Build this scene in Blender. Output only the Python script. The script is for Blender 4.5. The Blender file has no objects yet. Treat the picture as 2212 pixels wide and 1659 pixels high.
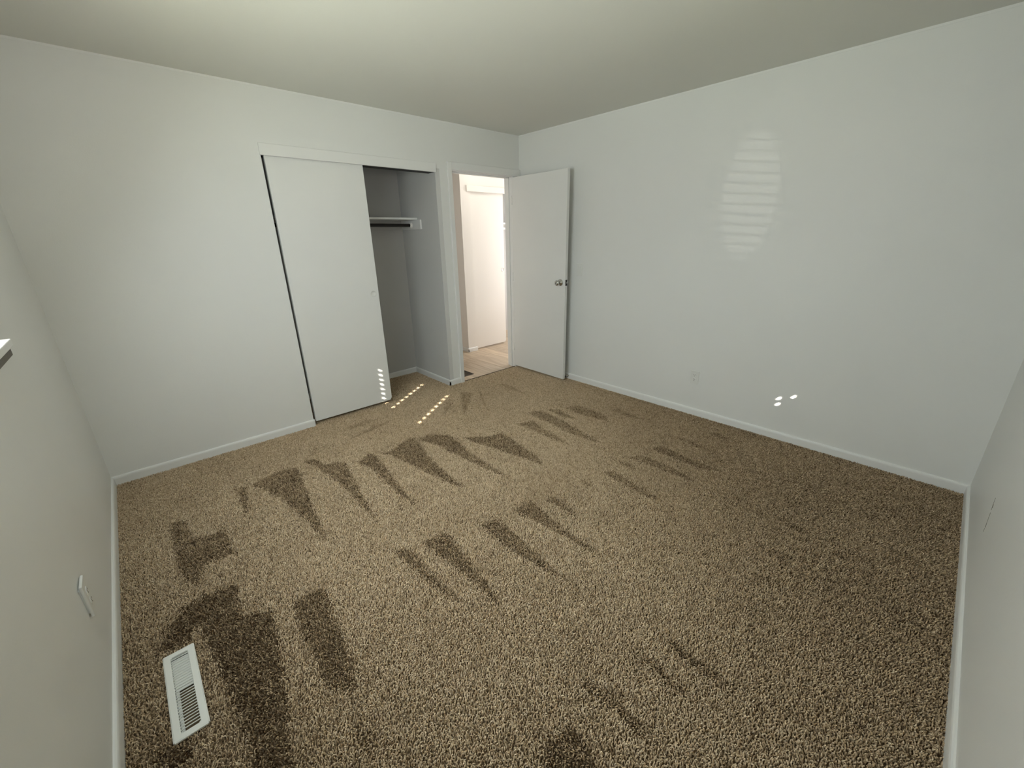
import bpy, bmesh, math, random
import numpy as np
from mathutils import Vector, Matrix

random.seed(7)
rng = np.random.default_rng(11)
S = bpy.context.scene
COL = S.collection

# ------------------------------------------------------------------ camera, sky, sun, window daylight, exposure
cam_d = bpy.data.cameras.new('camera')
cam = bpy.data.objects.new('camera', cam_d)
COL.objects.link(cam)
cam_d.sensor_fit = 'HORIZONTAL'
cam_d.sensor_width = 36.0
cam_d.lens = 36.0 * 886.236 / 2212.0
cam_d.clip_start = 0.02
YAW, PITCH, ROLL = 0.742048, -0.345293, -0.020136
fw = Vector((math.sin(YAW) * math.cos(PITCH), math.cos(YAW) * math.cos(PITCH), math.sin(PITCH)))
r0 = Vector((math.cos(YAW), -math.sin(YAW), 0.0))
u0 = r0.cross(fw)
rt = math.cos(ROLL) * r0 + math.sin(ROLL) * u0
up = -math.sin(ROLL) * r0 + math.cos(ROLL) * u0
m = Matrix((( rt.x, up.x, -fw.x), (rt.y, up.y, -fw.y), (rt.z, up.z, -fw.z))).to_4x4()
m.translation = Vector((-3.33747, -3.46361, 1.47346))
cam.matrix_world = m
S.camera = cam

S.view_settings.view_transform = 'Standard'
S.view_settings.look = 'None'
S.view_settings.gamma = 1.0
S.view_settings.use_curve_mapping = False
S.view_settings.exposure = 0.0
S.cycles.max_bounces = 10
S.cycles.diffuse_bounces = 7
S.cycles.transparent_max_bounces = 12
S.cycles.sample_clamp_indirect = 6.0
S.cycles.use_light_tree = False

SUN_DIR = Vector((0.83, 0.557, -0.524)).normalized()      # the way sunlight travels

world = bpy.data.worlds.new('sky')
S.world = world
world.cycles.sampling_method = 'NONE'
world.use_nodes = True
wn = world.node_tree.nodes
wl = world.node_tree.links
sky = wn.new('ShaderNodeTexSky')
sky.sky_type = 'NISHITA'
sky.sun_disc = False
sky.sun_elevation = math.radians(26.9)
sky.sun_rotation = math.atan2(-SUN_DIR.x, -SUN_DIR.y)
wl.new(sky.outputs[0], wn['Background'].inputs['Color'])
wn['Background'].inputs['Strength'].default_value = SKY_STRENGTH = 0.08


def lamp(name, kind, loc, direction, energy, color, **kw):
    d = bpy.data.lights.new(name, kind)
    d.energy = energy
    d.color = color
    for k, v in kw.items():
        setattr(d, k, v)
    o = bpy.data.objects.new(name, d)
    COL.objects.link(o)
    o.location = loc
    o.rotation_euler = Vector(direction).to_track_quat('-Z', 'Y').to_euler()
    return o


# the sun's disc, half a degree wide, as three overlapping patches (less grain in the small sun spots)
for k_ in range(3):
    off = Vector((-0.557, 0.83, 0)) * (0.0012 * math.cos(2.094 * k_)) + Vector((0, 0, 1)) * (0.0012 * math.sin(2.094 * k_))
    lamp('sun', 'SUN', (-8, -6, 6 + k_), SUN_DIR + off, 17.0, (1.0, 0.93, 0.82), angle=math.radians(0.42))
# daylight entering by the two windows (the sunlit blinds glow; the ground outside lights upward between the slats)
lamp('window_light_left', 'AREA', (-3.694, -2.0, 1.62), (1, 0.12, -0.64), 30.5, (0.85, 0.945, 1.0), shape='RECTANGLE', size=1.40, size_y=0.84, spread=math.radians(150))
lamp('window_ground_light_left', 'AREA', (-4.55, -1.95, 0.75), (0.65, 0.35, 0.7), 125.0, (0.95, 1.0, 0.80), shape='RECTANGLE', size=1.6, size_y=1.0)
lamp('window_light_front', 'AREA', (-1.97, -3.73, 1.62), (-0.32, 1, 0.22), 5.5, (1.0, 0.985, 0.94), shape='RECTANGLE', size=1.25, size_y=0.9, spread=math.radians(105))
# the hall is lit by a window at its far right end
lamp('hall_window_light', 'AREA', (1.78, 0.42, 1.35), (-1, 0.3, -0.05), 33.0, (1.0, 0.97, 0.955), shape='RECTANGLE', size=0.7, size_y=1.9)
# added spot standing in for sunlight reflected outside; streaks the right wall through the slats
streak = lamp('streak_spot', 'SPOT', (-7.07, -7.20, 1.19), (2.15, 1.49, 0.155), 240.0, (1.0, 0.97, 0.9), spot_size=math.radians(6.0), spot_blend=0.4, shadow_soft_size=0.008)
streak.scale = (0.36, 1.0, 1.0)
lamp('hall_fill_light', 'AREA', (0.05, 0.5, 2.36), (0, 0.25, -1), 2.0, (1.0, 0.95, 0.86), shape='DISK', size=0.3)  # unseen lamp added overhead to brighten the hall wall

# ------------------------------------------------------------------ materials (all procedural)
def nodes_of(name):
    mt = bpy.data.materials.new(name)
    mt.use_nodes = True
    nt = mt.node_tree
    return mt, nt, nt.nodes['Principled BSDF']


def paint(name, col, rough=0.55, bump=0.10, scale=170.0, mottled=0.03, spec=0.35):
    mt, nt, b = nodes_of(name)
    b.inputs['Roughness'].default_value = rough
    b.inputs['Specular IOR Level'].default_value = spec
    tc = nt.nodes.new('ShaderNodeTexCoord')
    n1 = nt.nodes.new('ShaderNodeTexNoise')
    n1.inputs['Scale'].default_value = 1.7
    n1.inputs['Detail'].default_value = 4
    nt.links.new(tc.outputs['Object'], n1.inputs['Vector'])
    rp = nt.nodes.new('ShaderNodeValToRGB')
    rp.color_ramp.elements[0].position = 0.3
    rp.color_ramp.elements[1].position = 0.7
    a = 1 - mottled
    rp.color_ramp.elements[0].color = (col[0] * a, col[1] * a, col[2] * a, 1)
    rp.color_ramp.elements[1].color = (*col, 1)
    nt.links.new(n1.outputs[0], rp.inputs[0])
    nt.links.new(rp.outputs[0], b.inputs['Base Color'])
    if bump:
        n2 = nt.nodes.new('ShaderNodeTexNoise')
        n2.inputs['Scale'].default_value = scale
        n2.inputs['Detail'].default_value = 3
        nt.links.new(tc.outputs['Object'], n2.inputs['Vector'])
        bp = nt.nodes.new('ShaderNodeBump')
        bp.inputs['Strength'].default_value = bump
        bp.inputs['Distance'].default_value = 0.002
        nt.links.new(n2.outputs[0], bp.inputs['Height'])
        nt.links.new(bp.outputs[0], b.inputs['Normal'])
    return mt


def plain(name, col, rough=0.5, metal=0.0, spec=0.5):
    mt, nt, b = nodes_of(name)
    b.inputs['Base Color'].default_value = (*col, 1)
    b.inputs['Roughness'].default_value = rough
    b.inputs['Metallic'].default_value = metal
    b.inputs['Specular IOR Level'].default_value = spec
    tc = nt.nodes.new('ShaderNodeTexCoord')
    n = nt.nodes.new('ShaderNodeTexNoise')
    n.inputs['Scale'].default_value = 60
    nt.links.new(tc.outputs['Object'], n.inputs['Vector'])
    mr = nt.nodes.new('ShaderNodeMapRange')
    mr.inputs['To Min'].default_value = max(0.02, rough - 0.05)
    mr.inputs['To Max'].default_value = rough + 0.05
    nt.links.new(n.outputs[0], mr.inputs[0])
    nt.links.new(mr.outputs[0], b.inputs['Roughness'])
    return mt


def wood(name, c1, c2, along='Y', rough=0.4):
    mt, nt, b = nodes_of(name)
    b.inputs['Roughness'].default_value = rough
    tc = nt.nodes.new('ShaderNodeTexCoord')
    oi = nt.nodes.new('ShaderNodeObjectInfo')
    ad = nt.nodes.new('ShaderNodeVectorMath')
    ad.operation = 'ADD'
    sc = nt.nodes.new('ShaderNodeVectorMath')
    sc.operation = 'SCALE'
    sc.inputs[0].default_value = (5.3, 7.1, 3.7)
    nt.links.new(oi.outputs['Random'], sc.inputs['Scale'])
    nt.links.new(tc.outputs['Object'], ad.inputs[0])
    nt.links.new(sc.outputs[0], ad.inputs[1])
    mp = nt.nodes.new('ShaderNodeMapping')
    mp.inputs['Scale'].default_value = (22, 1.6, 22) if along == 'Y' else (1.6, 22, 22)
    nt.links.new(ad.outputs[0], mp.inputs['Vector'])
    n = nt.nodes.new('ShaderNodeTexNoise')
    n.inputs['Scale'].default_value = 1.6
    n.inputs['Detail'].default_value = 6
    n.inputs['Distortion'].default_value = 0.6
    nt.links.new(mp.outputs[0], n.inputs['Vector'])
    rp = nt.nodes.new('ShaderNodeValToRGB')
    rp.color_ramp.elements[0].position = 0.32
    rp.color_ramp.elements[1].position = 0.68
    rp.color_ramp.elements[0].color = (*c1, 1)
    rp.color_ramp.elements[1].color = (*c2, 1)
    nt.links.new(n.outputs[0], rp.inputs[0])
    hs = nt.nodes.new('ShaderNodeHueSaturation')
    mr = nt.nodes.new('ShaderNodeMapRange')
    mr.inputs['To Min'].default_value = 0.86
    mr.inputs['To Max'].default_value = 1.1
    nt.links.new(oi.outputs['Random'], mr.inputs[0])
    nt.links.new(mr.outputs[0], hs.inputs['Value'])
    nt.links.new(rp.outputs[0], hs.inputs['Color'])
    nt.links.new(hs.outputs[0], b.inputs['Base Color'])
    return mt


M_WALL = paint('wall_paint', (0.79, 0.797, 0.782), rough=0.48, bump=0.16, scale=150, mottled=0.02)
M_CEIL = paint('ceiling_paint', (0.735, 0.735, 0.69), rough=0.7, bump=0.12, scale=120, mottled=0.02)
M_TRIM = paint('trim_paint', (0.815, 0.82, 0.808), rough=0.38, bump=0.05, scale=60, mottled=0.02)
M_DOOR = paint('door_paint', (0.80, 0.805, 0.79), rough=0.42, bump=0.06, scale=90, mottled=0.03)
M_CLOSET_SHADED = paint('closet_wall_shaded', (0.50, 0.495, 0.485), rough=0.6, bump=0.12, scale=130, mottled=0.03)  # white wall paint darkened, the closet's shade put into the colour
M_SIDE_SHADED = paint('closet_side_shaded', (0.66, 0.66, 0.65), rough=0.55, bump=0.12, scale=130, mottled=0.03)  # same wall paint, darkened less, for the shade on the closet's side
M_HALL = paint('hall_wall_paint', (0.84, 0.81, 0.77), rough=0.5, bump=0.08, scale=150, mottled=0.02)
M_PLASTIC = plain('white_plastic', (0.77, 0.775, 0.75), 0.32)
M_SLOT = plain('dark_slot', (0.03, 0.028, 0.025), 0.6)
M_STEEL = plain('chrome', (0.62, 0.61, 0.58), 0.12, 1.0)
M_ROD = plain('dark_metal_rod', (0.05, 0.045, 0.04), 0.35, 0.6)
M_REGISTER = plain('register_enamel', (0.74, 0.745, 0.70), 0.38)
M_DUCT = plain('duct_dark', (0.012, 0.011, 0.01), 0.8)
M_RUBBER = plain('black_rubber', (0.015, 0.014, 0.013), 0.6)
M_SEAM = plain('seam_strip', (0.10, 0.07, 0.045), 0.6)
M_PAD = plain('carpet_backing', (0.12, 0.085, 0.05), 0.95, 0, 0.1)
M_PLANK = wood('oak_plank', (0.42, 0.32, 0.22), (0.60, 0.49, 0.36))
M_SILL_STRIP = plain('dark_strip', (0.105, 0.085, 0.064), 0.5)
M_SCUFF = plain('scuff_black', (0.20, 0.19, 0.165), 0.7)
M_SLAT = plain('blind_slat', (0.84, 0.83, 0.80), 0.35)
M_ALU = plain('white_window_frame', (0.80, 0.80, 0.78), 0.35)
M_EAVE = paint('eave_paint', (0.55, 0.52, 0.47), rough=0.7, bump=0.1, scale=40)
M_GROUND = paint('lawn_ground', (0.16, 0.20, 0.07), rough=0.9, bump=0.5, scale=30, mottled=0.4)

mt, nt, b = nodes_of('window_glass')
tr = nt.nodes.new('ShaderNodeBsdfTransparent')
gl = nt.nodes.new('ShaderNodeBsdfGlossy')
gl.inputs['Roughness'].default_value = 0.02
mx = nt.nodes.new('ShaderNodeMixShader')
mx.inputs[0].default_value = 0.06
nt.links.new(tr.outputs[0], mx.inputs[1])
nt.links.new(gl.outputs[0], mx.inputs[2])
nt.links.new(mx.outputs[0], nt.nodes['Material Output'].inputs['Surface'])
M_GLASS = mt

# carpet yarn: tone per tuft (curve attribute "tone"), slightly darker towards the root
mt, nt, b = nodes_of('carpet_yarn')
b.inputs['Roughness'].default_value = 0.9
b.inputs['Specular IOR Level'].default_value = 0.08
at = nt.nodes.new('ShaderNodeAttribute')
at.attribute_name = 'tone'
hi = nt.nodes.new('ShaderNodeHairInfo')
rp = nt.nodes.new('ShaderNodeValToRGB')
rp.color_ramp.elements[0].position = 0.0
rp.color_ramp.elements[0].color = (0.10, 0.058, 0.028, 1)
rp.color_ramp.elements[1].position = 1.0
rp.color_ramp.elements[1].color = (0.90, 0.755, 0.56, 1)
e = rp.color_ramp.elements.new(0.5)
e.color = (0.55, 0.418, 0.268, 1)
nt.links.new(at.outputs['Fac'], rp.inputs[0])
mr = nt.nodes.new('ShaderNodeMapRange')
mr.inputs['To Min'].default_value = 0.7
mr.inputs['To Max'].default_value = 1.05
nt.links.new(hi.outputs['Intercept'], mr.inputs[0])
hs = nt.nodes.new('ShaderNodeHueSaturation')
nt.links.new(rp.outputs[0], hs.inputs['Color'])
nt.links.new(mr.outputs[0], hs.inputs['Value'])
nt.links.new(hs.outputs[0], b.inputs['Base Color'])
M_YARN = mt


# ------------------------------------------------------------------ helpers
def add_box(bm, lo, hi, bev=0.0, seg=2):
    x0, y0, z0 = lo
    x1, y1, z1 = hi
    vs = [bm.verts.new(p) for p in ((x0, y0, z0), (x1, y0, z0), (x1, y1, z0), (x0, y1, z0),
                                    (x0, y0, z1), (x1, y0, z1), (x1, y1, z1), (x0, y1, z1))]
    fs = [bm.faces.new([vs[i] for i in f]) for f in ((0, 3, 2, 1), (4, 5, 6, 7), (0, 1, 5, 4), (1, 2, 6, 5), (2, 3, 7, 6), (3, 0, 4, 7))]
    if bev:
        es = list({e for f in fs for e in f.edges})
        bmesh.ops.bevel(bm, geom=es, offset=bev, segments=seg, profile=0.5, affect='EDGES')
    return vs


def box(lo, hi, bev=0.0, seg=2):
    bm = bmesh.new()
    add_box(bm, lo, hi, bev, seg)
    return bm


def add_lathe(bm, prof, origin, axis, seg=28):
    """profile [(radius, along)] turned about axis through origin"""
    a = Vector(axis).normalized()
    s = a.orthogonal().normalized()
    t = a.cross(s)
    rings = []
    for r, h in prof:
        rings.append([bm.verts.new(Vector(origin) + a * h + (s * math.cos(2 * math.pi * k / seg) + t * math.sin(2 * math.pi * k / seg)) * max(r, 1e-5)) for k in range(seg)])
    for q in range(len(rings) - 1):
        for k in range(seg):
            bm.faces.new((rings[q][k], rings[q][(k + 1) % seg], rings[q + 1][(k + 1) % seg], rings[q + 1][k]))
    bm.faces.new(rings[0][::-1])
    bm.faces.new(rings[-1])


def add_tube(bm, pts, r, seg=8):
    rings = []
    for i, p in enumerate(pts):
        p = Vector(p)
        d = (Vector(pts[min(i + 1, len(pts) - 1)]) - Vector(pts[max(i - 1, 0)])).normalized()
        s = d.orthogonal().normalized() if i == 0 else (rings[-1][1] - d * rings[-1][1].dot(d)).normalized()
        t = d.cross(s)
        rings.append(([bm.verts.new(p + (s * math.cos(2 * math.pi * k / seg) + t * math.sin(2 * math.pi * k / seg)) * r) for k in range(seg)], s))
    for q in range(len(rings) - 1):
        A, B = rings[q][0], rings[q + 1][0]
        for k in range(seg):
            bm.faces.new((A[k], A[(k + 1) % seg], B[(k + 1) % seg], B[k]))
    bm.faces.new(rings[0][0][::-1])
    bm.faces.new(rings[-1][0])


def obj(name, bm, mat, parent=None, smooth=False):
    bmesh.ops.recalc_face_normals(bm, faces=bm.faces)
    me = bpy.data.meshes.new(name)
    bm.to_mesh(me)
    bm.free()
    me.materials.append(mat)
    if smooth:
        me.shade_smooth()
    o = bpy.data.objects.new(name, me)
    COL.objects.link(o)
    if parent is not None:
        o.parent = parent
    return o


def structure(name, bm, mat, label, cat, smooth=False):
    o = obj(name, bm, mat, None, smooth)
    o['kind'] = 'structure'
    o['label'] = label
    o['category'] = cat
    return o


def empty(name, label, cat, kind=None, group=None):
    o = bpy.data.objects.new(name, None)
    COL.objects.link(o)
    o['label'] = label
    o['category'] = cat
    if kind:
        o['kind'] = kind
    if group:
        o['group'] = group
    return o


def slab(axis, at, thick, u0, u1, v0, v1, holes=()):
    """wall slab: plane axis (0 = x, 1 = y) from at to at+thick, spanning u (the other horizontal) and v (height), with rectangular openings"""
    bm = bmesh.new()
    us = sorted({u0, u1, *[h[0] for h in holes], *[h[1] for h in holes]})
    vs = sorted({v0, v1, *[h[2] for h in holes], *[h[3] for h in holes]})
    cache = {}

    def vert(u, v, s):
        k = (u, v, s)
        if k not in cache:
            w = at + thick * s
            cache[k] = bm.verts.new((w, u, v) if axis == 0 else (u, w, v))
        return cache[k]

    solid = {}
    for i in range(len(us) - 1):
        for j in range(len(vs) - 1):
            cu, cv = (us[i] + us[i + 1]) / 2, (vs[j] + vs[j + 1]) / 2
            solid[i, j] = not any(h[0] < cu < h[1] and h[2] < cv < h[3] for h in holes)
    for (i, j), ok in solid.items():
        if not ok:
            continue
        a, c, d, e = us[i], us[i + 1], vs[j], vs[j + 1]
        for s in (0, 1):
            bm.faces.new((vert(a, d, s), vert(c, d, s), vert(c, e, s), vert(a, e, s)))
        for (di, dj, p, q) in ((-1, 0, (a, d), (a, e)), (1, 0, (c, d), (c, e)), (0, -1, (a, d), (c, d)), (0, 1, (a, e), (c, e))):
            if not solid.get((i + di, j + dj), False):
                bm.faces.new((vert(*p, 0), vert(*q, 0), vert(*q, 1), vert(*p, 1)))
    return bm


def run_profile(prof, p0, p1, normal):
    """sweeps a (depth, height) profile in a straight line from p0 to p1; depth is measured along normal"""
    bm = bmesh.new()
    n = Vector(normal)
    rings = []
    for p in (p0, p1):
        rings.append([bm.verts.new(Vector(p) + n * d + Vector((0, 0, h))) for d, h in prof])
    k = len(prof)
    for i in range(k):
        bm.faces.new((rings[0][i], rings[0][(i + 1) % k], rings[1][(i + 1) % k], rings[1][i]))
    bm.faces.new(rings[0][::-1])
    bm.faces.new(rings[1])
    return bm


# ------------------------------------------------------------------ the room shell
L, W, H = 3.697, 3.764, 2.44
T = 0.115                                   # wall thickness
FZ = -0.012                                 # slab under the pile; the pile's tips are at 0
OX0, OX1, OZ = -2.437, -1.045, 2.03         # closet opening
DX0, DX1, DZ = -0.867, -0.109, 2.055         # entrance opening

floor = structure('floor', box((-L - 0.02, -W - 0.02, FZ - 0.05), (0.02, 0.0, FZ)), M_PAD,
                  'tan brown carpet with dark vacuum stripes covering the bedroom floor', 'carpet')
obj('closet_floor', box((OX0 - 0.6, 0.0, FZ - 0.05), (OX1, 0.70, FZ)), M_PAD, floor)
structure('ceiling', box((-L - 0.2, -W - 0.2, H), (0.1, T, H + 0.1)), M_CEIL, 'white painted flat ceiling over the bedroom', 'ceiling')
W1 = (-2.75, -1.26, 1.170, 2.12)             # window in the left wall: y0 y1 z0 z1
W2 = (-2.62, -1.30, 1.170, 2.12)             # window in the front wall: x0 x1 z0 z1
wall_left = structure('wall_left', slab(0, -L - 0.16, 0.16, -W - 0.16, T, FZ, H, [W1]), M_WALL, 'white painted wall with the window sill and a crooked outlet', 'wall')
wall_back = structure('wall_back', slab(1, 0.0, T, -L, 0.0, FZ, H, [(OX0, OX1 + 0.046, FZ, OZ + 0.03), (DX0 - 0.02, DX1 + 0.02, FZ, DZ + 0.02)]), M_WALL,
                      'white painted wall with closet opening and bedroom doorway', 'wall')
wall_right = structure('wall_right', slab(0, 0.0, T, -W - 0.16, T, FZ, H), M_WALL, 'plain white painted wall behind the open bedroom door', 'wall')
wall_front = structure('wall_front', slab(1, -W - 0.16, 0.16, -L, 0.0, FZ, H, [W2]), M_WALL, 'white painted wall with dark scuff marks at the right edge', 'wall')

# thin ridge of ceiling paint along the top of the walls
for nm, lo, hi in (('paint_line', (-L, -0.0025, H - 0.012), (0, 0, H)), ('paint_line', (-0.0025, -W, H - 0.012), (0, 0, H))):
    obj(nm, box(lo, hi), M_TRIM, wall_back if hi[1] == 0 and lo[0] == -L else wall_right)

# closet interior
CB = 0.69
wall_closet = structure('wall_closet', slab(1, CB, 0.1, OX0 - 0.6, OX1 + 0.045, FZ, H), M_CLOSET_SHADED, 'grey shaded back wall inside the open closet', 'wall')
obj('side_wall', slab(0, OX1, 0.045, 0.002, CB, FZ, H), M_SIDE_SHADED, wall_closet)
obj('far_side_wall', slab(0, OX0 - 0.6, 0.045, T, CB, FZ, H), M_CLOSET_SHADED, wall_closet)
obj('closet_ceiling', box((OX0 - 0.6, T, H), (OX1 + 0.045, CB + 0.1, H + 0.1)), M_CLOSET_SHADED, wall_closet)

# baseboards: rounded top, slightly thick with paint
BB = [(0, FZ), (0.0125, FZ), (0.0125, 0.038), (0.0115, 0.046), (0.009, 0.052), (0.005, 0.0555), (0.0, 0.0565)]


def base(name, runs, label):
    first = None
    for p0, p1, n in runs:
        bm = run_profile(BB, p0, p1, n)
        if first is None:
            first = structure(name, bm, M_TRIM, label, 'baseboard')
        else:
            obj('baseboard_length', bm, M_TRIM, first)
    return first


base('baseboard_back', [((-L, 0, 0), (OX0 + 0.006, 0, 0), (0, -1, 0)), ((OX1 - 0.0125, 0, 0), (-0.915, 0, 0), (0, -1, 0)),
                        ((OX1, -0.0125, 0), (OX1, CB, 0), (-1, 0, 0))], 'white baseboard along the closet wall beside the sliding door')
base('baseboard_closet', [((OX0 - 0.5, CB, 0), (OX1, CB, 0), (0, -1, 0))], 'white baseboard along the back of the closet')
base('baseboard_right', [((0, -1.655, 0), (0, -0.01, 0), (-1, 0, 0)), ((0, -W, 0), (0, -1.657, 0), (-1, 0, 0))], 'long white baseboard under the plain right wall')
base('baseboard_left', [((-L, -W, 0), (-L, 0, 0), (1, 0, 0))], 'white baseboard along the left wall beside the floor register')
base('baseboard_front', [((-L, -W, 0), (0, -W, 0), (0, 1, 0))], 'white baseboard under the scuffed front wall')

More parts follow.
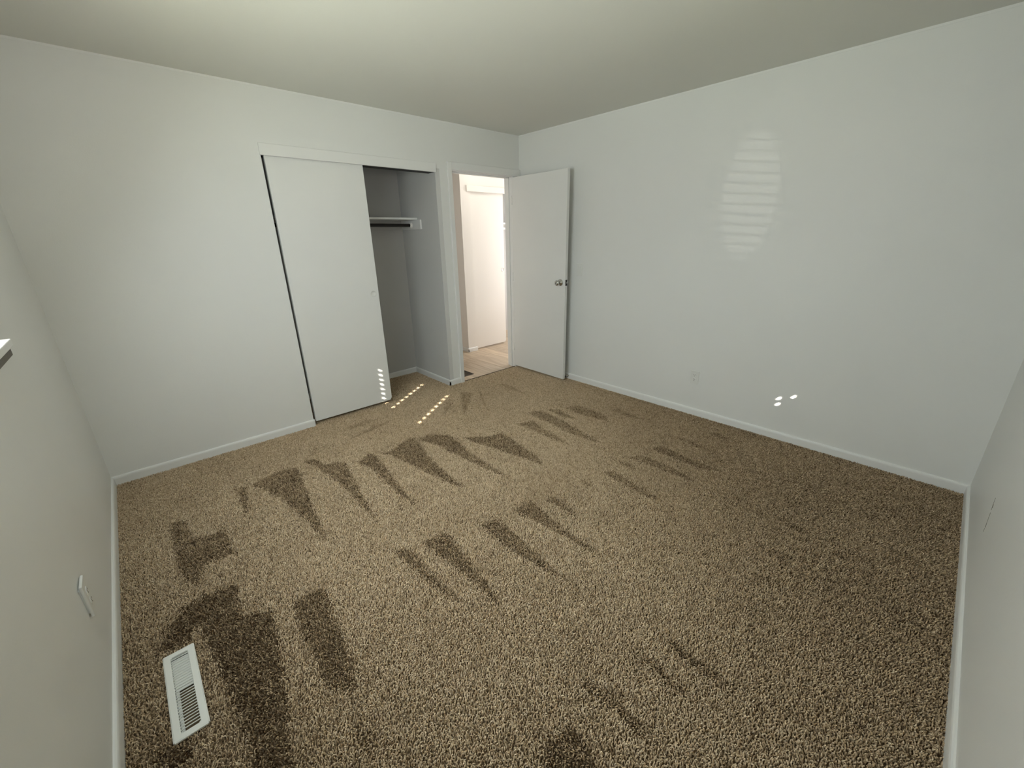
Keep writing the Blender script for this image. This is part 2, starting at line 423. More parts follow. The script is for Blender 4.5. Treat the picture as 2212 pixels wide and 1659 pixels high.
# ------------------------------------------------------------------ carpet pile: one curl of yarn per tuft
# vacuum marks in the nap: (strength, floor outline)
NAP_DEPTH = 0.30
NAP = [
 (1,[(-3.123,-0.605),(-3.065,-0.646),(-3.155,-1.068)]),
 (1,[(-3.054,-0.640),(-2.986,-0.605),(-2.841,-0.585),(-2.760,-0.620),(-2.788,-0.851),(-2.833,-1.146),(-2.867,-1.444),(-2.883,-1.550),(-2.893,-1.395),(-2.921,-1.169),(-2.953,-0.912),(-3.011,-0.715)]),
 (1,[(-2.711,-0.558),(-2.634,-0.585),(-2.608,-0.719),(-2.528,-0.739),(-2.497,-0.809),(-2.543,-1.059),(-2.583,-1.305),(-2.631,-1.603),(-2.627,-1.403),(-2.620,-1.115),(-2.643,-0.855),(-2.660,-0.706)]),
 (1,[(-2.428,-0.858),(-2.307,-0.781),(-2.292,-0.869),(-2.325,-1.095),(-2.360,-1.306),(-2.394,-1.617),(-2.408,-1.447),(-2.407,-1.227),(-2.397,-1.024)]),
 (1,[(-2.264,-0.811),(-2.209,-0.866),(-1.967,-0.777),(-1.960,-0.859),(-2.041,-1.222),(-2.065,-1.461),(-2.071,-1.671),(-2.121,-1.541),(-2.156,-1.299),(-2.188,-1.076),(-2.220,-0.920)]),
 (1,[(-1.962,-0.832),(-1.836,-0.842),(-1.729,-0.949),(-1.730,-1.064),(-1.781,-1.292),(-1.787,-1.513),(-1.807,-1.750),(-1.839,-1.576),(-1.870,-1.310),(-1.893,-1.021)]),
 (1,[(-1.686,-1.059),(-1.523,-1.196),(-1.429,-1.213),(-1.406,-1.288),(-1.444,-1.470),(-1.468,-1.667),(-1.530,-1.806),(-1.563,-1.615),(-1.609,-1.419)]),
 (1,[(-3.467,-0.764),(-3.413,-0.766),(-3.399,-0.903),(-3.381,-0.989),(-3.303,-1.031),(-3.256,-1.030),(-3.253,-1.158),(-3.253,-1.285),(-3.330,-1.269),(-3.381,-1.267),(-3.407,-1.342),(-3.423,-1.404),(-3.461,-1.325),(-3.476,-1.147),(-3.481,-0.959)]),
 (1.1,[(-3.492,-1.499),(-3.410,-1.487),(-3.286,-1.519),(-3.311,-1.725),(-3.210,-1.779),(-3.233,-1.979),(-3.265,-2.164),(-3.297,-2.323),(-3.318,-2.481),(-3.398,-2.405),(-3.403,-2.270),(-3.404,-2.206),(-3.407,-2.109),(-3.425,-1.944),(-3.430,-1.819),(-3.462,-1.621),(-3.482,-1.726),(-3.563,-1.713),(-3.583,-1.679),(-3.552,-1.614)]),
 (1,[(-3.618,-2.094),(-3.542,-2.143),(-3.534,-2.191),(-3.550,-2.223),(-3.622,-2.155)]),
 (1,[(-3.139,-1.794),(-3.013,-1.812),(-3.007,-1.857),(-3.024,-1.992),(-3.045,-2.173),(-3.060,-2.280),(-3.080,-2.358),(-3.149,-2.299),(-3.154,-2.216),(-3.151,-2.086),(-3.149,-1.929)]),
 (0.8,[(-3.143,-2.445),(-3.113,-2.463),(-3.117,-2.518),(-3.133,-2.580),(-3.145,-2.561),(-3.144,-2.506)]),
 (1,[(-2.675,-1.804),(-2.648,-1.841),(-2.606,-1.850),(-2.591,-1.906),(-2.612,-2.075),(-2.604,-2.201),(-2.597,-2.347),(-2.631,-2.208),(-2.654,-2.052),(-2.665,-1.913)]),
 (1,[(-2.525,-1.877),(-2.406,-1.892),(-2.396,-1.936),(-2.428,-2.123),(-2.460,-2.307),(-2.496,-2.487),(-2.497,-2.337),(-2.505,-2.160),(-2.524,-2.011)]),
 (0.9,[(-2.239,-1.985),(-2.136,-1.987),(-2.138,-2.059),(-2.151,-2.250),(-2.175,-2.444),(-2.173,-2.593),(-2.180,-2.657),(-2.199,-2.491),(-2.230,-2.315),(-2.240,-2.142)]),
 (0.9,[(-2.010,-2.006),(-1.871,-2.003),(-1.901,-2.166),(-1.920,-2.319),(-1.937,-2.458),(-1.937,-2.560),(-1.972,-2.445),(-1.976,-2.265),(-2.002,-2.117)]),
 (0.75,[(-1.816,-2.071),(-1.737,-2.075),(-1.758,-2.199),(-1.787,-2.328),(-1.808,-2.256),(-1.809,-2.148)]),
 (0.8,[(-1.202,-1.194),(-1.071,-1.237),(-1.121,-1.496),(-1.178,-1.736),(-1.201,-1.568),(-1.200,-1.363)]),
 (0.8,[(-1.001,-1.090),(-0.859,-1.134),(-0.888,-1.451),(-0.996,-1.870),(-1.032,-1.637),(-0.999,-1.339)]),
 (0.7,[(-0.802,-1.158),(-0.736,-1.226),(-0.781,-1.500),(-0.836,-1.384)]),
 (0.7,[(-0.665,-1.264),(-0.527,-1.298),(-0.542,-1.586),(-0.630,-1.711),(-0.675,-1.484)]),
 (0.75,[(-1.323,-2.122),(-1.253,-2.155),(-1.271,-2.279),(-1.299,-2.414),(-1.326,-2.566),(-1.357,-2.448),(-1.331,-2.286)]),
 (0.7,[(-1.041,-2.133),(-0.932,-2.199),(-0.934,-2.358),(-0.959,-2.517),(-0.997,-2.616),(-1.017,-2.460),(-1.014,-2.279)]),
 (0.75,[(-0.808,-2.194),(-0.711,-2.224),(-0.743,-2.429),(-0.752,-2.577),(-0.762,-2.676),(-0.827,-2.540),(-0.815,-2.358)]),
 (0.6,[(-0.515,-2.205),(-0.481,-2.289),(-0.522,-2.479),(-0.530,-2.599),(-0.544,-2.413)]),
 (0.6,[(-1.518,-2.068),(-1.471,-2.098),(-1.490,-2.226),(-1.518,-2.151)]),
 (0.6,[(-1.153,-2.122),(-1.090,-2.164),(-1.128,-2.314),(-1.151,-2.219)]),
 (0.5,[(-0.408,-1.559),(-0.343,-1.625),(-0.398,-1.886),(-0.441,-1.752)]),
 (0.5,[(-0.265,-2.354),(-0.215,-2.430),(-0.262,-2.556),(-0.304,-2.466)]),
 (0.4,[(-1.063,-3.107),(-1.005,-3.140),(-1.030,-3.231),(-1.068,-3.194)]),
 (0.4,[(-1.353,-3.086),(-1.293,-3.124),(-1.287,-3.247),(-1.352,-3.203)]),
 (0.4,[(-1.554,-3.097),(-1.513,-3.154),(-1.512,-3.254),(-1.552,-3.183)]),
 (0.8,[(-2.158,-3.006),(-2.110,-3.016),(-2.122,-3.087),(-2.122,-3.164),(-2.141,-3.237),(-2.139,-3.276),(-2.167,-3.212),(-2.165,-3.123),(-2.161,-3.050)]),
 (0.8,[(-2.282,-2.956),(-2.241,-2.984),(-2.255,-3.058),(-2.267,-3.155),(-2.279,-3.189),(-2.290,-3.114),(-2.284,-3.009)]),
 (0.8,[(-2.511,-2.874),(-2.473,-2.890),(-2.462,-2.969),(-2.462,-3.050),(-2.479,-3.163),(-2.500,-3.089),(-2.495,-2.992)]),
 (1,[(-2.735,-2.913),(-2.629,-2.934),(-2.637,-2.974),(-2.654,-3.072),(-2.660,-3.091),(-2.792,-2.966)]),
 (0.6,[(-1.892,-3.110),(-1.880,-3.161),(-1.881,-3.186),(-1.902,-3.146)]),
 (0.55,[(-2.358,-0.467),(-2.063,-0.358),(-1.869,-0.359),(-2.103,-0.440)]),
 (0.45,[(-2.429,-0.249),(-2.099,-0.215),(-1.984,-0.265),(-2.202,-0.301)]),
 (0.55,[(-1.543,-0.574),(-1.295,-0.371),(-1.235,-0.348),(-1.481,-0.566)]),
 (0.6,[(-1.095,-0.252),(-1.020,-0.328),(-1.205,-0.536),(-1.415,-0.735),(-1.261,-0.479)]),
 (0.6,[(-0.938,-0.327),(-0.953,-0.397),(-1.200,-0.823),(-1.140,-0.675)]),
 (0.5,[(-1.359,-0.379),(-1.222,-0.287),(-1.486,-0.532)]),
 (0.5,[(-0.663,-0.338),(-0.601,-0.402),(-0.669,-0.813),(-0.684,-0.588)]),
]



def inside(px, py, poly):
    c = np.zeros(px.shape, bool)
    n = len(poly)
    for i in range(n):
        x0, y0 = poly[i]
        x1, y1 = poly[(i + 1) % n]
        if y0 == y1:
            continue
        k = ((y0 > py) != (y1 > py)) & (px < (x1 - x0) * (py - y0) / (y1 - y0) + x0)
        c ^= k
    return c


def smooth_noise(x, y, cell, seed):
    g = np.random.default_rng(seed).random((64, 64))
    u, v = (x + 9) / cell, (y + 9) / cell
    i, j = np.floor(u).astype(int), np.floor(v).astype(int)
    fu, fv = u - i, v - j
    fu, fv = fu * fu * (3 - 2 * fu), fv * fv * (3 - 2 * fv)
    a = g[i % 64, j % 64] * (1 - fu) + g[(i + 1) % 64, j % 64] * fu
    c = g[i % 64, (j + 1) % 64] * (1 - fu) + g[(i + 1) % 64, (j + 1) % 64] * fu
    return a * (1 - fv) + c * fv


def tufts(x0, x1, y0, y1, pitch):
    gx, gy = np.meshgrid(np.arange(x0 + pitch / 2, x1, pitch), np.arange(y0 + pitch / 2, y1, pitch))
    x = gx.ravel() + rng.uniform(-0.5, 0.5, gx.size) * pitch
    y = gy.ravel() + rng.uniform(-0.5, 0.5, gx.size) * pitch
    return np.clip(x, x0 + 0.001, x1 - 0.001), np.clip(y, y0 + 0.001, y1 - 0.001)


PITCH_T = 0.0052
xa, ya = tufts(-L + 0.0125, -0.0125, -W + 0.0125, -0.003, PITCH_T)
xb, yb = tufts(OX0 - 0.05, OX1 - 0.0125, -0.003, CB - 0.0125, PITCH_T * 1.15)
keep = ~((xa > -3.565) & (xa < -3.482) & (ya > -2.12) & (ya < -1.752))     # cut out for the floor register
xa, ya = xa[keep], ya[keep]
x, y = np.concatenate([xa, xb]), np.concatenate([ya, yb])
n = x.size
jx, jy = x + rng.normal(0, 0.008, n), y + rng.normal(0, 0.008, n)
nap = np.zeros(n)
for s, poly in NAP:
    px, py = np.array([p[0] for p in poly]), np.array([p[1] for p in poly])
    bb = (jx > px.min()) & (jx < px.max()) & (jy > py.min()) & (jy < py.max())
    k = np.where(bb)[0]
    hit = inside(jx[k], jy[k], poly)
    nap[k[hit]] = np.maximum(nap[k[hit]], s)
patch = smooth_noise(x, y, 0.35, 3) * 0.6 + smooth_noise(x, y, 0.11, 4) * 0.4 - 0.5
clump = smooth_noise(x, y, 0.016, 5) - 0.5
# the right-hand third leans back towards the front-left corner and has shading painted into its tone
back = np.clip(((x + 1.9) * 0.6 - (y + 2.2) * 0.5 + patch * 0.25 - 0.1) / 1.1, 0, 1)
back = back * back * (3 - 2 * back)
side = np.clip((-3.0 - x + patch * 0.2) / 0.5, 0, 1) * np.clip((-0.9 - y) / 0.8, 0, 1)  # shade below the left window, put into the tone along that wall
tone = 0.645 - back * 0.22 - side * 0.12 + rng.normal(0, 0.15, n) + patch * 0.12 + clump * 0.18 - nap * NAP_DEPTH
tone = np.where(rng.random(n) < 0.05, tone - 0.28, tone)
tone = np.clip(tone, 0.02, 1.0).astype(np.float32)
# lean: brushed away from the window side; inside the vacuum marks brushed back
lean = np.where(nap > 0, -1.6, 1.6 - 3.2 * back)
ang = rng.uniform(0, 2 * np.pi, n)
amp = rng.uniform(0.3, 1.0, n) * 0.0055
dx = np.cos(ang) * amp + lean * 0.0016 * 0.75
dy = np.sin(ang) * amp + lean * 0.0016 * 0.65
twist = rng.uniform(-1.4, 1.4, n)
hgt = rng.uniform(0.75, 1.15, n) * 0.0125
P = np.zeros((n, 4, 3), np.float32)
for q, (fr, up_) in enumerate(((0.0, 0.0), (0.30, 0.45), (0.75, 0.82), (1.25, 1.0))):
    c, s_ = np.cos(twist * fr), np.sin(twist * fr)
    P[:, q, 0] = x + (dx * c - dy * s_) * fr
    P[:, q, 1] = y + (dx * s_ + dy * c) * fr
    P[:, q, 2] = FZ - 0.001 + hgt * up_
P[:, :, 0] = np.clip(P[:, :, 0], -L + 0.013, -0.013)
P[:, :, 1] = np.clip(P[:, :, 1], -W + 0.013, CB - 0.013)
hc = bpy.data.hair_curves.new('carpet_pile')
hc.add_curves([4] * n)
hc.attributes['position'].data.foreach_set('vector', P.ravel())
ra = hc.attributes.get('radius') or hc.attributes.new('radius', 'FLOAT', 'POINT')
ra.data.foreach_set('value', np.tile(np.array([0.0020, 0.0019, 0.0017, 0.0011], np.float32), n))
ta = hc.attributes.new('tone', 'FLOAT', 'CURVE')
ta.data.foreach_set('value', tone)
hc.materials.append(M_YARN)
pile = bpy.data.objects.new('carpet_pile', hc)
COL.objects.link(pile)
pile.parent = floor
pile['kind'] = 'stuff'
print('tufts', n)

# ------------------------------------------------------------------ closet front: header board, sliding doors
header = structure('trim_1', box((OX0 - 0.006, -0.016, OZ - 0.004), (OX1 + 0.004, 0.0, 2.100), 0.002, 1), M_TRIM, 'flat white header board over the closet opening', 'trim')
obj('track', box((OX0, 0.004, OZ - 0.002), (OX1, T - 0.005, OZ + 0.03)), M_SLOT, header)


def slider(name, x0, x1, y0, y1, z0, z1, mat, label, pull_x=None, pull_z=1.03, chamfer=0.018):
    bm = bmesh.new()
    pr = [(x0, z0), (x1 - chamfer, z0), (x1, z0 + chamfer * 1.3), (x1, z1), (x0, z1)]
    A = [bm.verts.new((px, y0, pz)) for px, pz in pr]
    B = [bm.verts.new((px, y1, pz)) for px, pz in pr]
    bm.faces.new(A)
    bm.faces.new(B[::-1])
    k = len(pr)
    for i in range(k):
        bm.faces.new((A[i], B[i], B[(i + 1) % k], A[(i + 1) % k]))
    bmesh.ops.bevel(bm, geom=bm.edges[:], offset=0.0018, segments=1, affect='EDGES')
    o = structure(name, bm, mat, label, 'sliding door')
    if pull_x is not None:
        b2 = bmesh.new()
        add_lathe(b2, [(0.0275, -0.002), (0.0275, 0.002), (0.0262, 0.0032), (0.0215, 0.0030), (0.0195, 0.0004), (0.0, 0.0004)], (pull_x, y0, pull_z), (0, -1, 0), 32)
        obj('finger_pull', b2, M_PLASTIC, o, True)
    return o


slider('door_1', -2.415, -1.7135, 0.010, 0.042, 0.027, OZ + 0.012, M_DOOR, 'white flat sliding closet door with round finger pull, drawn to the left', -1.7635)
slider('door_2', -2.400, -1.732, 0.060, 0.092, 0.022, OZ + 0.012, M_DOOR, 'second white sliding closet door hidden behind the front one')

# closet shelf, cleats, rod
shelf = empty('closet_shelf', 'white closet shelf on wall cleats above the hanging rod', 'shelf')
obj('shelf_board', box((OX0 - 0.55, 0.372, 1.646), (OX1 - 0.001, CB, 1.664), 0.002, 1), M_TRIM, shelf)
obj('cleat', box((OX1 - 0.019, 0.30, 1.556), (OX1, CB, 1.6455), 0.002, 1), M_TRIM, shelf)
obj('cleat', box((OX0 - 0.55, CB - 0.019, 1.556), (OX1 - 0.0195, CB, 1.6455), 0.002, 1), M_CLOSET_SHADED, shelf)
rod = empty('closet_rod', 'dark metal hanging rod under the white closet shelf', 'closet rod')
bm = bmesh.new()
add_tube(bm, [(OX0 - 0.5, 0.47, 1.597), (OX1 - 0.026, 0.47, 1.597)], 0.0155, 20)
obj('rod', bm, M_ROD, rod, True)
bm = bmesh.new()
add_lathe(bm, [(0.028, 0), (0.028, 0.006), (0.022, 0.011), (0.0215, 0.02), (0.017, 0.02), (0.017, 0.004), (0.0, 0.004)], (OX1 - 0.0192, 0.47, 1.597), (-1, 0, 0), 28)
obj('rod_socket', bm, M_PLASTIC, rod, True)

# ------------------------------------------------------------------ entrance: jamb, casing, open door
jamb = structure('trim_2', box((DX0 - 0.02, -0.002, FZ), (DX0, T + 0.002, DZ), 0.001, 1), M_TRIM, 'white door jamb lining the bedroom doorway', 'door jamb')
obj('jamb_side', box((DX1, -0.002, FZ), (DX1 + 0.02, T + 0.002, DZ), 0.001, 1), M_TRIM, jamb)
obj('jamb_head', box((DX0 - 0.02, -0.002, DZ), (DX1 + 0.02, T + 0.002, DZ + 0.02), 0.001, 1), M_TRIM, jamb)
obj('stop', box((DX0, 0.042, FZ), (DX0 + 0.011, 0.076, DZ), 0.001, 1), M_TRIM, jamb)
obj('stop', box((DX1 - 0.011, 0.042, FZ), (DX1, 0.076, DZ), 0.001, 1), M_TRIM, jamb)
obj('stop', box((DX0, 0.042, DZ - 0.011), (DX1, 0.076, DZ), 0.001, 1), M_TRIM, jamb)
obj('strike_plate', box((DX0 - 0.0005, 0.004, 0.985), (DX0 + 0.0015, 0.030, 1.045)), M_ROD, jamb)
casing = structure('trim_3', box((-0.917, -0.019, FZ), (DX0 - 0.004, 0, 2.125), 0.004, 2), M_TRIM, 'flat white casing around the bedroom doorway', 'door casing')
obj('casing_head', box((DX0 - 0.0045, -0.0186, DZ + 0.005), (-0.004, 0, 2.125), 0.003, 2), M_TRIM, casing)
obj('casing_side', box((DX1 + 0.004, -0.0128, FZ), (-0.06, 0, DZ + 0.0055), 0.003, 2), M_TRIM, casing)
obj('casing_gap', box((-0.0045, -0.004, 2.06), (-0.0002, -0.0005, 2.125)), M_SLOT, casing)

door = empty('door_3', 'open white flush bedroom door with chrome knob, swung towards the right wall', 'door', 'structure')
hinge_at = Vector((-0.1205, -0.014, 0))
leaf_w, leaf_t = 0.758, 0.035
a0 = math.radians(-90.8)                        # swung open a little past square
d1 = Vector((math.cos(a0), math.sin(a0), 0))    # along the leaf
d2 = Vector((-d1.y, d1.x, 0))                   # towards the right wall
Mdoor = Matrix(((d1.x, d2.x, 0, hinge_at.x), (d1.y, d2.y, 0, hinge_at.y), (0, 0, 1, 0), (0, 0, 0, 1)))
DB, DT = 0.022, 2.047


def dpart(name, bm, mat, smooth=False):
    bm.transform(Mdoor)
    return obj(name, bm, mat, door, smooth)


dpart('leaf', box((0, 0, DB), (leaf_w, leaf_t, DT), 0.0022, 2), M_DOOR)
KU, KZ = leaf_w - 0.061, 1.030
for side in (-1, 1):
    yb_ = 0.0 if side < 0 else leaf_t
    bm = bmesh.new()
    add_lathe(bm, [(0.0335, 0.0), (0.0335, 0.004), (0.029, 0.010), (0.0185, 0.0135), (0.0185, 0.0150)], (KU, yb_, KZ), (0, side, 0), 36)
    dpart('rosette', bm, M_STEEL, True)
    bm = bmesh.new()
    add_lathe(bm, [(0.0125, 0.0145), (0.0115, 0.026), (0.015, 0.033), (0.0225, 0.040), (0.0265, 0.048), (0.0268, 0.056), (0.0235, 0.0625), (0.0165, 0.0655), (0.0095, 0.0645), (0.0, 0.0640)], (KU, yb_, KZ), (0, side, 0), 36)
    dpart('knob', bm, M_STEEL, True)
dpart('latch_plate', box((leaf_w - 0.001, 0.005, KZ - 0.029), (leaf_w + 0.0018, 0.030, KZ + 0.029), 0.001, 1), M_ROD)
dpart('latch_bolt', box((leaf_w + 0.0015, 0.011, KZ - 0.007), (leaf_w + 0.011, 0.024, KZ + 0.007), 0.003, 2), M_STEEL)
for hz in (0.25, 1.05, 1.83):
    bm = bmesh.new()
    add_tube(bm, [(-0.004, 0.001, hz - 0.045), (-0.004, 0.001, hz + 0.045)], 0.0045, 12)
    dpart('hinge', bm, M_DOOR, True)

stop_ = empty('door_stop', 'small baseboard door stop with black rubber tip behind the open door', 'door stop')
bm = bmesh.new()
add_lathe(bm, [(0.012, 0), (0.012, 0.004), (0.006, 0.006), (0.0055, 0.045)], (-0.0125, -0.745, 0.032), (-1, 0, 0), 16)
obj('post', bm, M_STEEL, stop_, True)
bm = bmesh.new()
add_lathe(bm, [(0.0085, 0.043), (0.0115, 0.046), (0.0115, 0.058), (0.008, 0.062)], (-0.0125, -0.745, 0.032), (-1, 0, 0), 16)
obj('rubber_tip', bm, M_RUBBER, stop_, True)

seam = structure('trim_4', box((DX0, -0.004, FZ), (DX1, 0.003, 0.0025)), M_SEAM, 'thin dark seam strip where carpet meets the hall floor', 'threshold')

# ------------------------------------------------------------------ the hall beyond the doorway
HY = 0.93                                                   # face of the hall's far wall
HXC = -0.093                                                # its corner
hall = structure('wall_hall', slab(1, HY, 0.10, HXC, 0.055, -0.02, H), M_HALL, 'bright white hall wall stub seen through the doorway', 'wall')
obj('return_wall', slab(0, HXC, 0.10, HY + 0.1, 2.7, -0.02, H), M_HALL, hall)
obj('over_closet_wall', slab(1, HY, 0.10, 0.055, 1.9, 2.035, H), M_HALL, hall)
obj('end_wall', slab(0, 1.9, 0.1, T, 1.7, -0.02, H, [(0.14, 0.9, 0.4, 2.3)]), M_HALL, hall)
obj('far_wall', slab(1, 2.7, 0.1, -1.1, 0.1, -0.02, H), M_HALL, hall)
obj('left_wall', slab(0, -1.0, 0.05, T, 2.7, -0.02, H), M_HALL, hall)
obj('hall_closet_back', slab(1, 1.6, 0.1, HXC + 0.1, 1.9, -0.02, H), M_CLOSET_SHADED, hall)
obj('near_wall', slab(1, T - 0.01, 0.01, T, 1.9, -0.02, H), M_HALL, hall)
ceil_h = structure('ceiling_hall', box((-1.1, T, H), (2.0, 2.8, H + 0.1)), M_CEIL, 'white hall ceiling beyond the doorway', 'ceiling')
base('baseboard_hall', [((HXC - 0.0125, HY, -0.006), (0.055, HY, -0.006), (0, -1, 0)), ((HXC, HY - 0.0125, -0.006), (HXC, 2.7, -0.006), (-1, 0, 0))], 'white baseboard wrapping the hall wall corner')
hf = structure('floor_hall', box((-1.1, -0.002, -0.04), (2.0, 2.8, -0.013)), M_SEAM, 'pale oak plank floor in the hall beyond the doorway', 'floor')
pw = 0.152
k = 0
xk = -1.0
while xk < 1.9:
    yk = 0.004 - (0.0 if k % 2 else 0.55)
    j = 0
    while yk < 2.7:
        y1k = min(yk + 1.2 - 0.003, 2.7)
        lo = (xk + 0.0008, max(yk, 0.004), -0.013)
        hi_ = (min(xk + pw - 0.0008, 1.9), y1k, -0.004)
        if hi_[1] - lo[1] > 0.05:
            obj('plank', box(lo, hi_, 0.0008, 1), M_PLANK, hf)
        yk += 1.2
    xk += pw
    k += 1
tr5 = structure('trim_5', box((-0.005, HY - 0.016, 2.000), (1.88, HY, 2.072), 0.005, 2), M_HALL, 'white header board over the hall closet door', 'trim')
slider('door_4', 0.04, 0.612, HY + 0.02, HY + 0.05, 0.016, 2.04, M_HALL, 'white sliding hall closet door with small finger pull', 0.578, 1.043)
hs_ = empty('hall_closet_shelf', 'white shelf edge inside the dark hall closet gap', 'shelf')
obj('shelf_board', box((HXC + 0.1, 1.2, 1.64), (1.89, 1.6, 1.66)), M_TRIM, hs_)
hr = empty('hall_closet_rod', 'white rod just below the hall closet shelf', 'closet rod')
bm = bmesh.new()
add_tube(bm, [(HXC + 0.1, 1.22, 1.58), (1.89, 1.22, 1.58)], 0.016, 16)
obj('rod', bm, M_TRIM, hr, True)


# ------------------------------------------------------------------ registers
def register(name, x0, x1, y0, y1, z, fins, mat, label, lip=0.004, border=0.022, damper=None):
    t = empty(name, label, 'floor register')
    bm = bmesh.new()
    ox = [(x0, y0), (x1, y0), (x1, y1), (x0, y1)]
    rings = []
    for ins, hz in ((0.0, -0.004), (0.0, lip * 0.35), (0.004, lip), (border - 0.002, lip), (border, lip - 0.0016), (border, -0.008)):
        rings.append([bm.verts.new((px + (ins if px == x0 else -ins), py + (ins if py == y0 else -ins), z + hz)) for px, py in ox])
    for q in range(len(rings) - 1):
        for i in range(4):
            bm.faces.new((rings[q][i], rings[q][(i + 1) % 4], rings[q + 1][(i + 1) % 4], rings[q + 1][i]))
    bmesh.ops.bevel(bm, geom=[e for e in bm.edges if abs(e.verts[0].co.x - e.verts[1].co.x) < 1e-6 and abs(e.verts[0].co.y - e.verts[1].co.y) < 1e-6], offset=0.004, segments=3, affect='EDGES')
    obj('frame', bm, mat, t)
    ix0, ix1, iy0, iy1 = x0 + border, x1 - border, y0 + border, y1 - border
    step = (iy1 - iy0) / fins
    src = None
    for i in range(fins - 1):
        yc = iy0 + step * (i + 1)
        if src is None:
            b2 = bmesh.new()
            add_box(b2, (ix0 - 0.001, -0.0015, lip - 0.0042), (ix1 + 0.001, 0.0015, lip - 0.0008), 0.0005, 1)
            src = obj('fin', b2, mat, t)
            src.location = (0, yc, z)
        else:
            o = src.copy()
            COL.objects.link(o)
            o.parent = t
            o.location = (0, yc, z)
    bm = bmesh.new()
    for lo, hi in (((ix0 - 0.002, iy0 - 0.002, z - 0.09), (ix0, iy1 + 0.002, z - 0.006)), ((ix1, iy0 - 0.002, z - 0.09), (ix1 + 0.002, iy1 + 0.002, z - 0.006)),
                   ((ix0, iy0 - 0.002, z - 0.09), (ix1, iy0, z - 0.006)), ((ix0, iy1, z - 0.09), (ix1, iy1 + 0.002, z - 0.006)), ((ix0, iy0, z - 0.092), (ix1, iy1, z - 0.09))):
        add_box(bm, lo, hi)
    obj('duct', bm, M_DUCT, t)
    if damper:
        ya_, yb2 = damper
        obj('damper_plate', box((ix0 + 0.0005, ya_, z - 0.0105), (ix1 - 0.0005, yb2, z - 0.0090)), mat, t)
        obj('damper_rail', box((ix0 + 0.0005, iy0 + 0.001, z - 0.0105), (ix0 + 0.010, ya_ - 0.0005, z - 0.0090)), mat, t)
    return t


register('floor_register', -3.571, -3.475, -2.128, -1.744, 0.004, 28, M_REGISTER, 'white metal floor register with half open damper set in the carpet', damper=(-1.925, -1.772))
register('floor_register', -0.772 - 0.09, -0.632, 0.125, 0.305, -0.004, 12, M_DUCT, 'dark floor register in the hall planks just past the doorway', border=0.012)


# ------------------------------------------------------------------ outlets and switch
def face_frame(origin, right, upv, out):
    return Matrix(((right[0], upv[0], out[0], origin[0]), (right[1], upv[1], out[1], origin[1]), (right[2], upv[2], out[2], origin[2]), (0, 0, 0, 1)))


def outlet(name, Mx, w, h, depth, label):
    t = empty(name, label, 'wall outlet')

    def put(nm, bm, mat, smooth=False, par=t):
        bm.transform(Mx)
        return obj(nm, bm, mat, par, smooth)
    put('cover_plate', box((-w / 2, -h / 2, 0.0005), (w / 2, h / 2, depth), min(0.003, depth * 0.4), 2), M_PLASTIC)
    for sz in (-1, 1):
        bm = bmesh.new()
        add_lathe(bm, [(0.0165, depth - 0.001), (0.0165, depth + 0.0012), (0.0155, depth + 0.0018), (0.0, depth + 0.0018)], (0, sz * 0.0195, 0), (0, 0, 1), 24)
        rec = put('receptacle', bm, M_PLASTIC)
        for sx, hh in ((-1, 0.008), (1, 0.0065)):
            put('slot', box((sx * 0.0063 - 0.0012, sz * 0.0195 + 0.001, depth + 0.001), (sx * 0.0063 + 0.0012, sz * 0.0195 + 0.001 + hh, depth + 0.0022)), M_SLOT, par=rec)
        bm = bmesh.new()
        add_lathe(bm, [(0.0026, depth + 0.001), (0.0026, depth + 0.0022)], (0, sz * 0.0195 - 0.0065, 0), (0, 0, 1), 12)
        put('slot', bm, M_SLOT, par=rec)
    bm = bmesh.new()
    add_lathe(bm, [(0.0032, depth - 0.0005), (0.0032, depth + 0.0008), (0.002, depth + 0.0014)], (0, 0, 0), (0, 0, 1), 12)
    put('screw', bm, M_PLASTIC)
    return t


outlet('wall_outlet', face_frame((-0.0, -2.101, 0.328), (0, -1, 0), (0, 0, 1), (-1, 0, 0)), 0.072, 0.116, 0.006, 'white duplex outlet low on the plain right wall')
tilt = math.radians(5)
outlet('wall_outlet', face_frame((-L + 0.0035, -1.655, 0.333), (0, 1, 0), (math.sin(tilt) * 0.0, 0, 1), (1, 0, 0)), 0.078, 0.128, 0.009,
       'white outlet standing proud of the left wall above the floor register')
obj('outlet_box', box((-L, -1.688, 0.285), (-L + 0.0045, -1.622, 0.381)), M_PLASTIC, bpy.data.objects['wall_outlet.001'])

sw = empty('light_switch', 'white rocker light switch on the wall beside the open door', 'light switch')
Mx = face_frame((0, -0.847, 1.152), (0, -1, 0), (0, 0, 1), (-1, 0, 0))
bm = box((-0.036, -0.0585, 0.0005), (0.036, 0.0585, 0.006), 0.0024, 2)
bm.transform(Mx)
obj('cover_plate', bm, M_PLASTIC, sw)
bm = bmesh.new()
pr = [(-0.033, 0.0055), (0.033, 0.0055), (0.033, 0.0095), (0.0, 0.0070), (-0.033, 0.0075)]
A = [bm.verts.new((-0.0165, yy, zz)) for yy, zz in pr]
B = [bm.verts.new((0.0165, yy, zz)) for yy, zz in pr]
bm.faces.new(A)
bm.faces.new(B[::-1])
for i in range(5):
    bm.faces.new((A[i], B[i], B[(i + 1) % 5], A[(i + 1) % 5]))
bm.transform(Mx)
obj('rocker', bm, M_PLASTIC, sw)

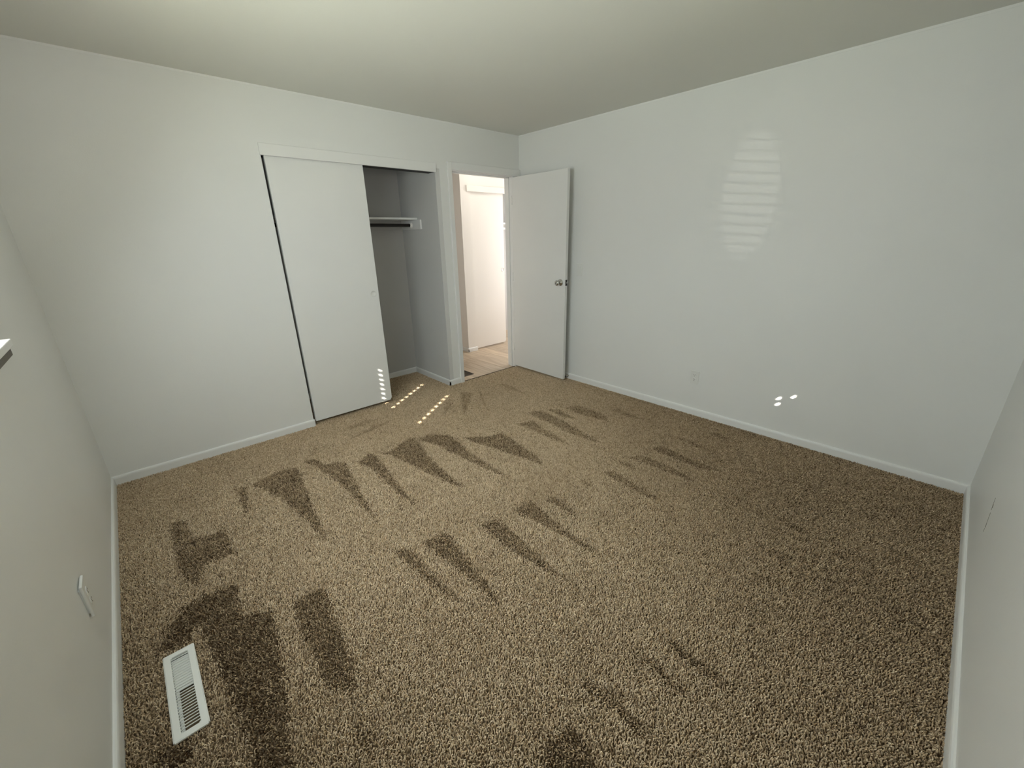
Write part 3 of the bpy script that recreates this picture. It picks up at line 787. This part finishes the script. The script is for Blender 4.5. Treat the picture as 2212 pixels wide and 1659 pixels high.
# scuffs on the front wall: scraped paint, flakes half a millimetre proud
bm = bmesh.new()
yw = -W
for pts, wd in (([(-0.872, 0.402), (-0.877, 0.384), (-0.884, 0.366), (-0.893, 0.352)], 0.0022), ([(-0.888, 0.378), (-0.896, 0.364)], 0.0045),
                ([(-0.903, 0.345), (-0.908, 0.327), (-0.916, 0.312), (-0.922, 0.298)], 0.003), ([(-0.921, 0.300), (-0.931, 0.285)], 0.0055), ([(-0.925, 0.278), (-0.929, 0.262)], 0.002)):
    for (xa_, za), (xb_, zb) in zip(pts[:-1], pts[1:]):
        dv = Vector((xb_ - xa_, 0, zb - za)).normalized()
        nv = Vector((-dv.z, 0, dv.x)) * wd * 0.9
        A, B = Vector((xa_, 0, za)), Vector((xb_, 0, zb))
        lo = [Vector((q.x, yw, q.z)) for q in (A - nv, A + nv, B + nv, B - nv)]
        hi_ = [q + Vector((0, 0.0005, 0)) for q in lo]
        vl = [bm.verts.new(q) for q in lo]
        vh = [bm.verts.new(q) for q in hi_]
        bm.faces.new(vl[::-1])
        bm.faces.new(vh)
        for i in range(4):
            bm.faces.new((vl[i], vl[(i + 1) % 4], vh[(i + 1) % 4], vh[i]))
obj('scuff_mark', bm, M_SCUFF, wall_front)


# ------------------------------------------------------------------ windows with slatted blinds
SLAT_W, PITCH_S, TILT = 0.050, 0.0458, math.radians(22)


def slat_mesh(length, holes):
    """a slightly crowned slat along +u with cord slots: u = length, v = width"""
    bm = bmesh.new()
    us = [0.0]
    for h in sorted(holes):
        us += [h - 0.015, h + 0.015]
    us.append(length)
    vs = [-SLAT_W / 2, -0.0046, 0.0046, SLAT_W / 2]
    zz = [-0.0012, 0.0008, 0.0008, -0.0012]
    vv = {}
    for i, u in enumerate(us):
        for j in range(4):
            vv[i, j] = bm.verts.new((u, vs[j], zz[j]))
    for i in range(len(us) - 1):
        for j in range(3):
            if i % 2 == 1 and j == 1:
                continue
            bm.faces.new((vv[i, j], vv[i + 1, j], vv[i + 1, j + 1], vv[i, j + 1]))
    bmesh.ops.solidify(bm, geom=bm.faces[:], thickness=0.0012)
    return bm


def window(name, Mw, width, z0, z1, rows, z_first, holes_by_row, label, under_sill_strip=False):
    """Mw: u along the wall, v out of the room (0 at the wall face), z up"""
    t = empty(name, label, 'window', 'structure')

    def put(nm, bm, mat, par=t):
        bm.transform(Mw)
        return obj(nm, bm, mat, par)
    fr = bmesh.new()
    for lo, hi in (((0, 0.10, z0), (0.045, 0.15, z1)), ((width - 0.045, 0.10, z0), (width, 0.15, z1)), ((0.045, 0.10, z0), (width - 0.045, 0.15, z0 + 0.045)),
                   ((0.045, 0.10, z1 - 0.045), (width - 0.045, 0.15, z1)), ((width / 2 - 0.02, 0.105, z0 + 0.045), (width / 2 + 0.02, 0.145, z1 - 0.045))):
        add_box(fr, lo, hi)
    put('window_frame', fr, M_ALU)
    put('pane', box((0.045, 0.120, z0 + 0.045), (width / 2 - 0.02, 0.124, z1 - 0.045)), M_GLASS)
    put('pane', box((width / 2 + 0.02, 0.126, z0 + 0.045), (width - 0.045, 0.130, z1 - 0.045)), M_GLASS)
    put('window_sill', box((0, -0.030, z0 - 0.022), (width, 0.10, z0 + 0.004), 0.003, 2), M_TRIM)
    if under_sill_strip:
        put('under_sill_strip', box((0, -0.006, z0 - 0.068), (width + 0.09, -0.0002, z0 - 0.024), 0.002, 1), M_SILL_STRIP)  # added dark strip below the sill, reaching past its end
    bl = put('blind', box((0.008, 0.022, z1 - 0.045), (width - 0.008, 0.075, z1 - 0.002), 0.003, 1), M_SLAT)
    put('bottom_rail', box((0.008, 0.028, z0 + 0.004), (width - 0.008, 0.070, z0 + 0.016), 0.003, 1), M_SLAT, bl)
    cache = {}
    for r in range(rows):
        hk = tuple(holes_by_row(r))
        zc = z_first + PITCH_S * r
        if zc > z1 - 0.06:
            break
        Ms = Mw @ Matrix.Translation((0.010, 0.048, zc)) @ Matrix.Rotation(-TILT, 4, 'X')
        if hk not in cache:
            cache[hk] = obj('slat', slat_mesh(width - 0.02, hk), M_SLAT, bl)
            o = cache[hk]
        else:
            o = cache[hk].copy()
            COL.objects.link(o)
        o.parent = bl
        o.matrix_local = Ms
    return t


# left wall: u runs along +y, outwards is -x
Ma = Matrix(((0, -1, 0, -L), (1, 0, 0, W1[0]), (0, 0, 1, 0), (0, 0, 0, 1)))
ca = [c_ - W1[0] - 0.010 for c_ in (-1.907, -1.437, -1.290)]
window('window_1', Ma, W1[1] - W1[0], W1[2], W1[3], 24, 1.200, lambda r: ca, 'left wall window with white slatted blind, only its sill tip in view', under_sill_strip=True)
# front wall: u runs along -x so that the frame stays right handed, outwards is -y
Mb = Matrix(((-1, 0, 0, W2[1]), (0, -1, 0, -W), (0, 0, 1, 0), (0, 0, 0, 1)))
cb = {1: [-W2[1] * -1 + 1.482 + 0.0 - 0.010, 1.612 + W2[1] - 0.010], 2: [1.612 + W2[1] - 0.010]}
window('window_2', Mb, W2[1] - W2[0], W2[2], W2[3], 24, 1.2375, lambda r: cb.get(r, []), 'front wall window with white slatted blind, behind the camera')

# the roof's eaves outside, and the ground
eave = structure('eave', box((-L - 0.16 - 1.16, -W - 1.25, 2.387), (-L - 0.16, 1.5, 2.43)), M_EAVE, 'painted roof overhang outside the left wall', 'eave')
obj('front_eave', box((-L - 0.16, -W - 1.158, 2.387), (1.5, -W - 0.16, 2.43)), M_EAVE, eave)
structure('ground', box((-12, -12, -0.6), (6, 6, -0.5)), M_GROUND, 'lawn outside the bedroom windows', 'ground')
